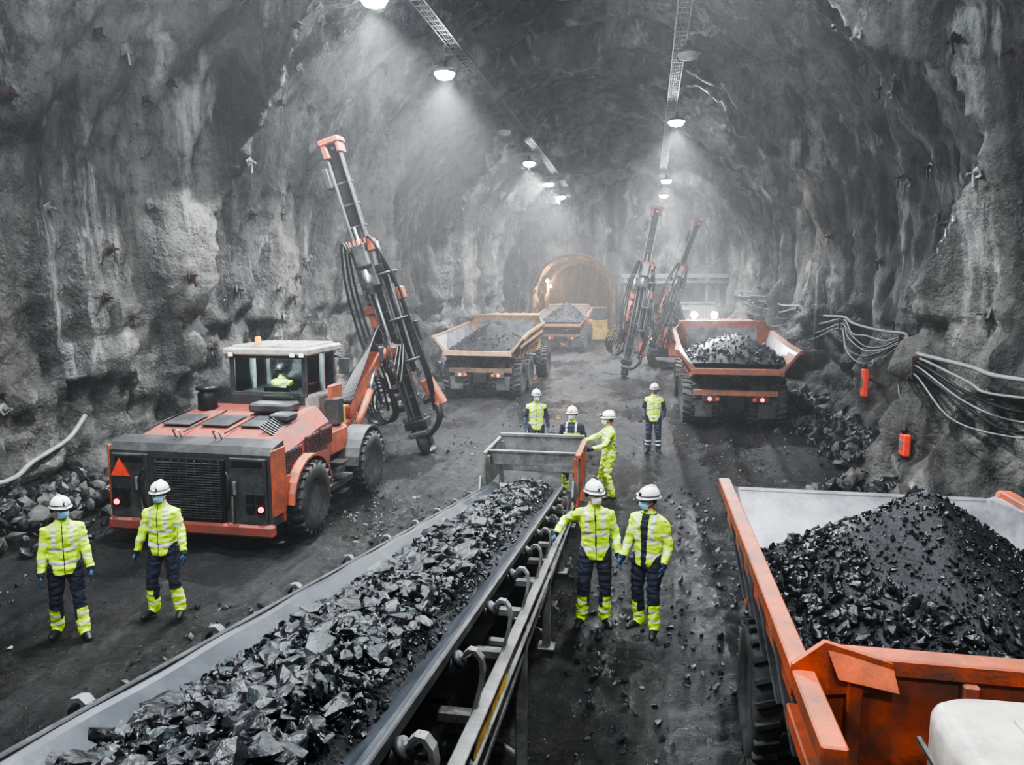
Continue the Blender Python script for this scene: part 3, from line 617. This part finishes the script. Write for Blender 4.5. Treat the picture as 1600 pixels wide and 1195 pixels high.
    b.lathe((-.25,2.7,3.05),(0,0,1),[(.07,0),(.07,.03),(.055,.04),(.06,.1),(.04,.14)],'amber',16)
    for x in(x0+.1,x1-.2,x1-.02): b.box((x,y0-.07,2.88),(.12,.08,.1),'black_metal'); b.box((x,y0-.115,2.88),(.09,.01,.07),'headlamp',.003)
    b.box((x1+.2,y1-.1,2.55),(.2,.07,.32),'dark_plastic',.02); b.beam((x1,y1-.1,2.75),(x1+.2,y1-.1,2.7),.03,.03,'black_metal')
    b.box((.05,2.78,1.95+.1),(.5,.12,.4),'black_metal',.04); b.box((.05,3.65,2.2),(.9,.2,.2),'dark_plastic',.04); b.box((.05,3.0,1.9),(.5,.5,.12),'black_metal',.04)
    b.lathe((0,2.75,2.865),(0,0,-1),[(.09,0),(.08,.02)],'headlamp',14)  # glowing disc added under the cab roof for the operator fill
    b.M=I4
b=B(); rig_body(b,T(-7.02,10.2,0,0))
boom(b,(-6.35,14.7,1.45),(-6.3,16.6,2.55),(-6.12,17.45,2.55)); feed(b,(-5.42,17.75,0),(-7.72,17.5,7.75),K=1.4); rigo=b.obj('drilling_rig')
l=bpy.data.lights.new('operator_fill','POINT'); l.energy=45; l.shadow_soft_size=.06; l.color=(.85,.95,1); lo=bpy.data.objects.new('operator_fill',l); COL.objects.link(lo); lo.parent=rigo; lo.matrix_parent_inverse=Matrix.Translation(-rigo.location); lo.location=(-7.02,12.92,2.78)  # added fill lamp inside the cab, brightens the operator
b=B(); rig_body(b,T(1.7,43.5,0,math.pi))
boom(b,(1.2,39.2,1.5),(.2,37,2.7),(-.55,35.0,3.0)); boom(b,(2.0,39.2,1.5),(1.4,38.2,2.9),(1.0,37.3,3.2))
feed(b,(-1.0,34.5,0),(.36,34.5,7.8)); feed(b,(.1,37.4,.6),(2.4,37.4,7.45),K=1.0); b.obj('drilling_rig')
# ------------------------------------------------------------ people
def ik(a,t,l1,l2,pole):
    a=Vector(a);t=Vector(t);d=t-a;L=min(d.length,(l1+l2)*.998);dn=d.normalized();t=a+dn*L
    x=(l1*l1-l2*l2+L*L)/(2*L);h=math.sqrt(max(l1*l1-x*x,0));p=Vector(pole);p=(p-dn*p.dot(dn)).normalized()
    return a+dn*x+p*h,t
def capsule(b,pts,rs,mat='navy',n=14):
    P=[Vector(p) for p in pts]; d0=(P[0]-P[1]).normalized(); d1=(P[-1]-P[-2]).normalized()
    P2=[P[0]+d0*rs[0]*.95,P[0]+d0*rs[0]*.7]+P+[P[-1]+d1*rs[-1]*.7,P[-1]+d1*rs[-1]*.95]
    b.tube(P2,[rs[0]*.25,rs[0]*.72]+list(rs)+[rs[-1]*.72,rs[-1]*.25],mat,n)
def person(name,x,y,yaw,lh=(.30,-.05,.86),rh=(-.30,-.05,.86),lf=(.13,-.02),rf=(-.13,-.02),hyaw=0,hpitch=0,style='suit',legs='mixed',lean=(0,0),mask='mask_blue',H=1.0,z0=-.03,glv='glove',helm='helmet',hipz=.93):
    yaw=math.radians(yaw); hy=math.radians(hyaw); lx,ly=lean
    M=Matrix.Translation((x,y,z0))@Matrix.Rotation(yaw,4,'Z')@Matrix.Scale(H,4)
    b=B(); segs=[]
    def lz(z): k=max(0,(z-.95)/.5); return lx*k,ly*k
    if len(lf)==2: lf=(lf[0],lf[1],.09); rf=(rf[0],rf[1],.09)
    tor=[(.79,.11,.09),(.83,.185,.135),(.92,.19,.14),(1.02,.172,.13),(1.12,.172,.128),(1.25,.185,.135),(1.34,.190,.132),(1.40,.175,.118),(1.445,.14,.098),(1.48,.098,.08),(1.52,.068,.07),(1.545,.066,.068)]
    tor=[(z+(hipz-.93),a,c) for z,a,c in tor]; dz=hipz-.93
    rings=[]
    for z,a,c in tor:
        ox,oy=lz(z-dz); rings.append([(ox+math.copysign(abs(math.cos(t))**.9,math.cos(t))*a,oy+math.copysign(abs(math.sin(t))**.9,math.sin(t))*c,z) for t in np.linspace(0,2*math.pi,24,endpoint=False)])
    b.loft(rings,'navy')
    ox,oy=lz(1.45)
    segs.append(('torso',Vector((0,0,.9+dz)),Vector((ox,oy,1.40+dz)),.16,.16))
    hands=[]
    for sg,h in((1,lh),(-1,rh)):
        sh=Vector((ox+sg*.178,oy+.01,1.392+dz)); el,wr=ik(sh,h,.285,.262,(sg*.35,.9,-.25))
        capsule(b,[sh-Vector((sg*.07,0,-.022)),sh,sh.lerp(el,.5),el,el.lerp(wr,.5),wr],[.058,.070,.062,.056,.051,.043])
        segs.append(('ua',sh,el,.068,.056)); segs.append(('fa',el,wr,.055,.042)); hands.append((sg,el,wr))
    for sg,ft in((1,lf),(-1,rf)):
        hp=Vector((sg*.095,0,.93+dz)); kn,an=ik(hp,ft,.43,.425,(sg*.12,-1,0))
        capsule(b,[hp,hp.lerp(kn,.5),kn,kn.lerp(an,.5),an],[.105,.094,.076,.078,.072])
        segs.append(('th',hp,kn,.1,.075)); segs.append(('sh',kn,an+Vector((0,0,.02)),.075,.07))
        t=Vector((sg*.06,-.19,-.045)); capsule(b,[an+Vector((0,.05,-.045)),an+Vector((0,-.02,-.03)),an+t*.6,an+t],[.042,.052,.048,.038])
        segs.append(('ft',an+Vector((0,.05,-.05)),an+t,.045,.04))
    hc=Vector((ox*1.15,oy*1.3-.015,1.655+dz))
    capsule(b,[(ox,oy,1.46+dz),hc+Vector((0,.02,-.06))],[.058,.056])
    segs.append(('neck',Vector((ox,oy,1.5+dz)),hc+Vector((0,.02,-.08)),.055,.055))
    Rh=Matrix.Rotation(hy,3,'Z')@Matrix.Rotation(math.radians(hpitch),3,'X')
    segs.append(('head',hc,hc+Vector((0,0,.02)),.1,.1))
    HS=1.07
    v=[];f=[];nn,mm=20,14
    for i in range(mm+1):
        t=math.pi*i/mm
        for j in range(nn):
            q=2*math.pi*j/nn; X,Y,Z=math.sin(t)*math.cos(q),math.sin(t)*math.sin(q),math.cos(t)
            k=1+.28*min(0,Z); v.append(Rh@Vector((X*.078*k,Y*.098*(1+.12*min(0,Z))-(.01 if Z<0 and Y<0 else 0),Z*.118))*HS+hc)
    for i in range(mm):
        for j in range(nn): k=(j+1)%nn; f.append([i*nn+j,i*nn+k,(i+1)*nn+k,(i+1)*nn+j])
    b.add(v,f,'skin')
    def hp_(x_,y_,z_): return hc+Rh@Vector((x_,y_,z_))*HS
    capsule(b,[hp_(0,-.09,.0),hp_(0,-.112,-.03)],[.012,.017],n=8)
    for sg in(-1,1): b.ell(hp_(sg*.078,.01,-.005),(.012,.02,.032),'skin',Rh,8,6)
    me,_=b.mesh('tmp'); o=bpy.data.objects.new('tmp',me); COL.objects.link(o)
    md=o.modifiers.new('r','REMESH'); md.mode='VOXEL'; md.voxel_size=.0105
    sm=o.modifiers.new('s','SMOOTH'); sm.factor=.5; sm.iterations=4
    dg=bpy.context.evaluated_depsgraph_get(); dg.update(); m2=bpy.data.meshes.new_from_object(o.evaluated_get(dg)); bpy.data.objects.remove(o)
    n=len(m2.vertices); co=np.zeros(n*3); m2.vertices.foreach_get('co',co); co=co.reshape(-1,3); no=np.zeros(n*3); m2.vertices.foreach_get('normal',no); no=no.reshape(-1,3)
    for i in range(n):
        if .13<co[i,2]<1.47+dz:
            p=co[i]; k=.016*noise.noise(Vector((p[0]*9,p[1]*9,p[2]*20+x)))+.014*(.5-abs(noise.noise(Vector((p[0]*14+x,p[1]*14,p[2]*30)))))-.004
            co[i]+=no[i]*k
    m2.vertices.foreach_set('co',co.ravel()); m2.update()
    npol=len(m2.polygons); C=np.zeros(npol*3); m2.polygons.foreach_get('center',C); C=C.reshape(-1,3)
    best=np.full(npol,9.); lab=np.zeros(npol,int); tt=np.zeros(npol)
    for k,(nm,a,c,r0,r1) in enumerate(segs):
        a=np.array(a);c=np.array(c);d=c-a;t=np.clip(((C-a)@d)/(d@d),0,1); dist=np.linalg.norm(C-(a+t[:,None]*d),axis=1)-(r0+(r1-r0)*t)
        if nm=='torso':
            q=C-(a+t[:,None]*d); dist=np.sqrt((q[:,0]/1.2)**2+(q[:,1]/.95)**2+q[:,2]**2)-.142
            dist=np.where((C[:,2]>1.49+dz),9,dist)
        w=dist<best; best[w]=dist[w]; lab[w]=k; tt[w]=t[w]
    mats=['hivis','reflective','navy','boot','skin','hair']; m2.materials.clear()
    for m in mats: m2.materials.append(MATS[m])
    out=np.zeros(npol,int); Rhi=np.array(Rh.transposed())
    for i in range(npol):
        nm=segs[lab[i]][0];t=tt[i];px,py,pz=C[i]; pz-=dz; q=0
        if nm=='torso':
            kk=max(0,(pz-.95)/.5); lxn=px-lx*kk; lyn=py-ly*kk; q=0
            if pz<.845: q=2
            elif .965<pz<1.01 or 1.14<pz<1.185: q=1
            elif pz>1.185 and .080<abs(lxn)<.12: q=1
            if style=='darktop' and pz>1.27 and q==0: q=2
            if style=='open' and lyn<0 and abs(lxn)<.045-.03*(1.3-pz) : q=2
            if lyn<0 and abs(lxn)<.008: q=2
            if pz>1.475 and style!='suit': q=2
        elif nm=='ua':
            q=2 if style in('vest','darktop') and (t>.15 or style=='darktop') else (1 if .5<t<.64 else 0)
        elif nm=='fa':
            q=2 if style=='vest' else (1 if .3<t<.44 else (2 if t>.9 else 0))
            if style=='darktop': q=0 if t<.6 else 2
        elif nm=='th': q={'mixed':2,'navy':2,'yellow':0}[legs]; q=1 if (legs=='yellow' and .7<t<.8) else q
        elif nm=='sh':
            if legs=='mixed': q=2 if t<.3 or (px*segs[lab[i]][1].x<segs[lab[i]][1].x**2*.75 and t<.66) else (1 if .45<t<.54 or .74<t<.82 else 0)
            elif legs=='navy': q=1 if .35<t<.45 or .6<t<.7 else 2
            else: q=1 if .3<t<.4 or .6<t<.7 else 0
        elif nm=='ft': q=3
        elif nm=='neck': q=4 if pz>1.525 else 0
        else:
            l=Rhi@(C[i]-np.array(hc)); q=5 if (l[1]>.015 and l[2]>-.06 and not(abs(l[0])>.07 and l[1]<.035)) else 4
        out[i]=q
    m2.polygons.foreach_set('material_index',out); m2.polygons.foreach_set('use_smooth',np.ones(npol,bool))
    E=bpy.data.objects.new(name,None)
    COL.objects.link(E); E.matrix_world=M; E.empty_display_size=.3
    bo=bpy.data.objects.new('body',m2); COL.objects.link(bo); bo.parent=E
    b=B()
    for sg,el,wr in hands:
        d=(wr-el).normalized(); a=Vector((0,-1,0)); a=(a-d*a.dot(d)); a=a.normalized() if a.length>.25 else Vector((sg,0,0)); nn_=d.cross(a)*sg
        rings=[]
        for q,(wa,tn) in enumerate(((.030,.024),(.036,.022),(.044,.018),(.043,.015),(.036,.012))):
            c=wr+d*(.0+.024*q); rings.append([c+a*math.cos(t)*wa+nn_*math.sin(t)*tn for t in np.linspace(0,2*math.pi,12,endpoint=False)])
        b.loft(rings,glv)
        inw=-nn_ if (nn_.x*sg)>0 else nn_
        for q in range(4):
            r0=wr+d*.088+a*(.031-.0207*q); Ln=(.07,.078,.073,.058)[q]; p=[r0-d*.02]; cur=r0; dd=d.copy()
            p.append(cur)
            for s3 in(.42,.33,.25):
                dd=(dd+inw*(.28+.05*q)).normalized(); cur=cur+dd*Ln*s3; p.append(cur)
            b.tube(p,[.011,.0105,.0095,.0088,.006],glv,7)
        r0=wr+d*.03+a*.03; b.tube([r0-a*.01,r0+a*.022+d*.02,r0+a*.036+d*.045+inw*.01,r0+a*.036+d*.066+inw*.02],[.014,.013,.011,.007],glv,7)
    Mh=Matrix.Translation(hc)@Rh.to_4x4()@Matrix.Scale(HS,4); old=b.M; b.M=Mh
    rings=[]
    for z_,k in((.028,1.0),(.05,1.0),(.08,.95),(.105,.84),(.125,.68),(.14,.46),(.147,.2),(.149,.02)):
        rings.append([(math.cos(t)*.104*k,math.sin(t)*.128*k+.005,z_+.0) for t in np.linspace(0,2*math.pi,28,endpoint=False)])
    b.loft(rings,helm)
    rings=[]
    for k,z_ in((.98,.036),(1.1,.03),(1.14,.026),(1.1,.024),(.96,.026)):
        rings.append([(math.cos(t)*.104*k,math.sin(t)*.128*k*(1.0 if math.sin(t)>-.3 else 1+.14*(-math.sin(t)-.3)*(1 if k>1 else 0))+.005,z_-(.006 if math.sin(t)<-.3 and k>1 else 0)) for t in np.linspace(0,2*math.pi,28,endpoint=False)])
    b.loft(rings,helm,True,False)
    b.tube([(0,-.1,.1),(0,-.05,.14),(0,.02,.154),(0,.08,.138),(0,.118,.1)],.012,helm,8,sub=3)
    b.box((0,-.135,.075),(.05,.04,.04),'helmet_dark',.008); b.cyl((0,-.15,.075),(0,-.162,.075),.016,'headlamp',12)
    b.tube([(math.cos(t)*.107,math.sin(t)*.131+.005,.055) for t in np.linspace(0,2*math.pi,25)],.005,'helmet_dark',6)
    for sg in(-1,1):
        b.ell((sg*.092,.012,-.002),(.018,.03,.036),'helmet_dark',None,10,6)
        b.ell((sg*.03,-.092,.006),(.014,.008,.007),'mask_white',None,8,5); b.ell((sg*.03,-.099,.006),(.006,.004,.006),'eye',None,8,5); b.tube([(sg*.014,-.099,.022),(sg*.032,-.1,.026),(sg*.048,-.09,.02)],.004,'hair',5)
        if mask: b.tube([(sg*.05,-.085,-.02),(sg*.08,-.01,-.008)],.0025,'mask_white',4); b.tube([(sg*.05,-.075,-.075),(sg*.08,-.01,-.025)],.0025,'mask_white',4)
    b.tube([(-.022,-.097,-.066),(0,-.102,-.065),(.022,-.097,-.066)],.006,'rust',6)
    if mask:
        rings=[]
        for q in range(8):
            z_=-.020-.080*q/7; k=math.sin(math.pi*(q+.9)/8.6)
            row=[(math.sin(t)*.072*(1-.12*q/7),-math.cos(t)*(.100+.022*k)-.002-(.012*math.exp(-(t/.3)**2) if q<4 else 0),z_) for t in np.linspace(-1.15,1.15,15)]
            rings.append(row)
        b.loft(rings,mask,True,False,False)
    b.M=old
    b.obj('helmet_and_hands',parent=E)
    return E
def worker(*a,**k): return person('mine_worker',*a,**k)
worker(-6.72,7.3,38,lh=(.28,-.14,.86),rh=(-.25,-.1,.87),lf=(.16,-.14),rf=(-.14,.10),hyaw=25,style='suit',H=.95,helm='helmet')
worker(-5.96,8.05,8,lh=(.32,-.1,.88),rh=(-.32,-.08,.87),lf=(.20,-.03),rf=(-.14,-.05),hyaw=5,style='suit',H=.96)
worker(-.56,8.8,8,lh=(.27,-.1,.90),rh=(-.50,-.02,1.12),lf=(.12,-.04),rf=(-.17,-.06),hyaw=24,style='suit',mask='mask_white',H=1.0,lean=(-.02,-.02))
worker(.08,8.7,-25,lh=(.26,-.12,.9),rh=(-.24,-.22,.93),lf=(.14,-.08),rf=(-.11,.03),hyaw=-28,style='open',H=.99)
worker(.226,18.6,0,lh=(.24,-.16,1.0),rh=(-.24,-.16,1.0),hyaw=-5,style='vest',legs='navy',mask=None,H=.98)
worker(-2.52,17.0,14,style='vest',legs='navy',mask='mask_white',lh=(.27,-.14,.92),rh=(-.27,-.1,.9),H=.98)
worker(-1.45,14.75,-5,style='darktop',mask='mask_white',lh=(.27,-.15,.95),rh=(-.27,-.15,.95),H=.97)
w8=worker(-.68,14.3,-75,style='suit',legs='yellow',mask='mask_white',rh=(-.16,-.48,1.16),lh=(.22,-.38,1.08),lf=(.11,.06),rf=(-.11,-.08),H=.97)
b=B(); b.tube([(-.15,-.54,1.16),(-.14,-.62,1.17),(-.12,-.86,1.19)],[.02,.025,.028],'safety_red',10); b.obj('signal_wand',parent=w8)
person('rig_operator',-6.97,13.2,180,lh=(.25,-.4,1.1),rh=(-.25,-.4,1.1),lf=(.14,-.45,.5),rf=(-.14,-.45,.5),z0=1.0,H=.92,style='vest',mask=None,helm='helmet_dark')
# ------------------------------------------------------------ services
b=B(); rn=random.Random(9)
BY=[6.5,10.3,14.5,19.5,25,31,37,43,50]; BZ=[2.6,2.7,2.8,2.9,3.1,3.3,3.55,3.8,4.05]
def at(y_,z_): return wallpt(y_,STOT-(z_+.4))[0]
for k in range(6):
    pts=[]
    for i in range(len(BY)):
        y,z=BY[i],BZ[i]
        p=at(y,z); pts.append(Vector((p.x-.25-.02*k,y,z-.07*k+.1)))
        if i<len(BY)-1:
            for t in(.25,.5,.75):
                y2=y+(BY[i+1]-y)*t; z2=z+(BZ[i+1]-z)*t; sag=(.10+.11*k+.22*rn.random()*(k>0))*4*t*(1-t); xx=p.x*(1-t)+at(BY[i+1],z).x*t
                pts.append(Vector((min(xx,at(y2,max(z2-sag,.6)).x)-.2-.03*k,y2+rn.uniform(-.1,.1),z2-.06*k+.1-sag)))
    b.tube(pts,[.04,.024,.03,.018,.022,.016][k],['cable_grey','cable_grey','cable_black','cable_grey','cable_black','cable_grey'][k],8,sub=5)
for y,z in zip(BY,BZ):
    p=at(y,z); b.beam((p.x+.2,y,z+.05),(p.x-.4,y,z+.05),.06,.05,'rust'); b.beam((p.x-.38,y,z+.05),(p.x-.38,y,z-.35),.05,.04,'rust'); b.beam((p.x,y,z-.4),(p.x-.35,y,z),.04,.03,'rust')
b.obj('wall_cables')
b=B(); pts=[]
for y,z in((2,1.6),(5,1.5),(7,1.15),(8.2,.98),(9.2,.9),(10.2,.92),(11.0,1.05),(11.8,1.3),(12.4,1.65)):
    p=wallpt(y,z+.4)[0]; pts.append((p.x+.18,y,z))
b.tube(pts,.045,'cable_grey',8,sub=4)
b.obj('wall_hose')
def wallbox(name,y,z,h):
    b=B(); p=at(y,z); x=p.x-.16
    b.box((x,y,z),(.14,.26,h),'safety_red',.03); b.cyl((x-.02,y,z+h*.5),(x-.02,y,z+h*.5+.12),.05,'black_metal'); b.box((x-.075,y,z),(.01,.16,h*.4),'galv',.003); b.beam((p.x+.2,y,z+.1),(x,y,z+.1),.05,.05,'rust'); b.obj(name)
wallbox('fire_extinguisher_box',20.9,1.6,.75); wallbox('fire_extinguisher_box',14.6,1.2,.42)
for X,Z,y0 in((-5.6,11.0,4),(.75,11.05,4)):
    b=B()
    for sg in(-1,1): b.beam((X+sg*.17,y0,Z),(X+sg*.17,55,Z),.03,.09,'tray_grey',.004)
    for y in np.arange(y0,55,.35): b.box((X,y,Z-.03),(.34,.04,.02),'tray_grey',.003)
    for y in np.arange(y0+1,55,4):
        for sg in(-1,1): b.cyl((X+sg*.17,y,Z),(X+sg*.17,y,12.4),.012,'tray_grey',6)
    for k in range(4): b.tube([(X-.11+.07*k,y,Z+.02+.01*math.sin(y+k)) for y in np.arange(y0,55,1)],.022,'cable_black',6)
    b.obj('cable_tray')
def lamp(x,y,z,on=True,E=3000,ang=125):
    b=B(); b.lathe((0,0,0),(0,0,1),[(.02,.32),(.06,.30),(.09,.14),(.26,.06),(.32,-.01),(.33,-.05),(.31,-.05),(.30,0)],'dark_plastic',24)
    b.lathe((0,0,-.03),(0,0,-1),[(.29,0),(.29,.05),(.23,.14),(.08,.19)],'lamp_white' if on else 'cream_paint',24)
    b.cyl((0,0,.3),(0,0,12.0-z),.02,'galv',8); b.box((.2,0,.5),(.5,.06,.06),'galv')
    me,_=b.mesh('ceiling_lamp'); o=bpy.data.objects.new('ceiling_lamp',me); COL.objects.link(o); o.location=(x,y,z)
    if on:
        l=bpy.data.lights.new('lamp_spot','SPOT'); l.energy=E*.66; l.spot_size=math.radians(ang); l.spot_blend=.7; l.shadow_soft_size=.18; l.color=(.94,.965,1)
        lo=bpy.data.objects.new('lamp_spot',l); COL.objects.link(lo); lo.parent=o; lo.location=(0,0,-.25)
for y,E in((-4,1200),(3.5,3300),(9.5,5800),(16.4,10500),(22.2,19000),(38.3,15000),(46,11000),(52.5,7500)): lamp(-6.1,y,10.5,True,E,118)
for y,E in((-4,1200),(3,4200),(12,6500),(30,16000),(45.8,14000),(53,4500)): lamp(.95,y,10.5,True,E,118)
lamp(.95,21.6,10.5,False); lamp(-5.9,30.5,10.5,False)
tr=bpy.data.objects['dump_truck']
for dx in(-.95,-.25):
    l=bpy.data.lights.new('work_light','SPOT'); l.energy=2000; l.spot_size=1.1; l.spot_blend=1; l.shadow_soft_size=.1; l.color=(.9,.95,1)
    lo=bpy.data.objects.new('work_light',l); COL.objects.link(lo); lo.location=(2.62+dx,27.1,3.15); lo.rotation_euler=(math.radians(102),0,math.pi)
    lo.parent=tr; lo.matrix_parent_inverse=tr.matrix_basis.inverted()
def wlamp(x,y,z,E):
    b=B(); b.box((0,0,0),(.14,.3,.3),'black_metal'); b.ell((.0,-.17,0),(.14,.06,.14),'lamp_warm'); b.beam((0,0,0),(-.5,.1,.1),.05,.05,'rust')
    me,_=b.mesh('drift_lamp'); o=bpy.data.objects.new('drift_lamp',me); COL.objects.link(o); o.location=(x,y,z)
    l=bpy.data.lights.new('warm','POINT'); l.energy=E; l.color=(1,.48,.15); l.shadow_soft_size=.15
    lo=bpy.data.objects.new('warm',l); COL.objects.link(lo); lo.parent=o; lo.location=(.25,-.4,-.1)
wlamp(-8.0,60,4.7,900); wlamp(-9.3,72,4.3,800); 
b=B(); b.M=T(-3.9,58.2,0,.4)
b.box((0,0,1.2),(1.5,1.6,1.0),'yellow_paint',.1); b.box((0,-.3,2.1),(1.1,1.0,.9),'dark_plastic',.06); b.box((0,-.3,2.6),(1.2,1.1,.08),'yellow_paint',.03)
for sx in(-.65,.65):
    for sy in(-.6,.7): wheel(b,(sx,sy,.5),.5,.32,'yellow_paint')
b.prism([(-1.3,.1),(-1.9,.25),(-1.9,1.0),(-1.8,1.0),(-1.7,.4),(-1.2,.3)],-.9,.9,'yellow_paint'); b.beam((-.4,-.6,1.2),(-.4,-1.4,.5),.14,.2,'yellow_paint'); b.beam((.4,-.6,1.2),(.4,-1.4,.5),.14,.2,'yellow_paint')
b.obj('wheel_loader')
b=B(); b.beam((-1.9,55,5.0),(6.6,55,5.0),.25,.28,'concrete'); b.cyl((-1.8,54.9,4.5),(6.5,54.9,4.5),.14,'galv')
for x in(-1.6,0.2,2.2,4.2,6.2): b.beam((x,55,0),(x,55,5),.2,.2,'concrete')
b.obj('pipe_gantry')
b=B(); b.box((3.0,52,1.6),(3.0,2.4,2.9),'concrete',.05)
for k in range(14): b.box((1.65+.2*k,50.78,1.6),(.08,.04,2.6),'concrete',.01)
b.box((3.0,52,3.1),(3.1,2.5,.12),'galv'); b.obj('site_container')
w=bpy.data.worlds.new('mine_air'); S.world=w; w.use_nodes=True; N=w.node_tree.nodes; N['Background'].inputs[0].default_value=(.65,.68,.75,1); N['Background'].inputs[1].default_value=.02
vs=N.new('ShaderNodeVolumeScatter'); vs.inputs['Density'].default_value=.0042; vs.inputs['Anisotropy'].default_value=.35; w.node_tree.links.new(vs.outputs[0],N['World Output'].inputs['Volume'])
# camera
f=1150; psi=math.atan(210/f); th=math.atan(147/f)
Fv=Vector((-math.sin(psi)*math.cos(th),math.cos(psi)*math.cos(th),-math.sin(th))); Rv=Vector((math.cos(psi),math.sin(psi),0)); Uv=Rv.cross(Fv)
cam=bpy.data.cameras.new('camera'); cam.sensor_width=36; cam.lens=f/1600*36; co=bpy.data.objects.new('camera',cam); COL.objects.link(co)
Mc=Matrix((Rv,Uv,-Fv)).transposed().to_4x4(); Mc.translation=(0,0,4.1); co.matrix_world=Mc; S.camera=co
try:
    S.view_settings.view_transform='AgX'; S.view_settings.look='AgX - High Contrast'
    S.view_settings.look='AgX - Very High Contrast'
except Exception as e: print(e)
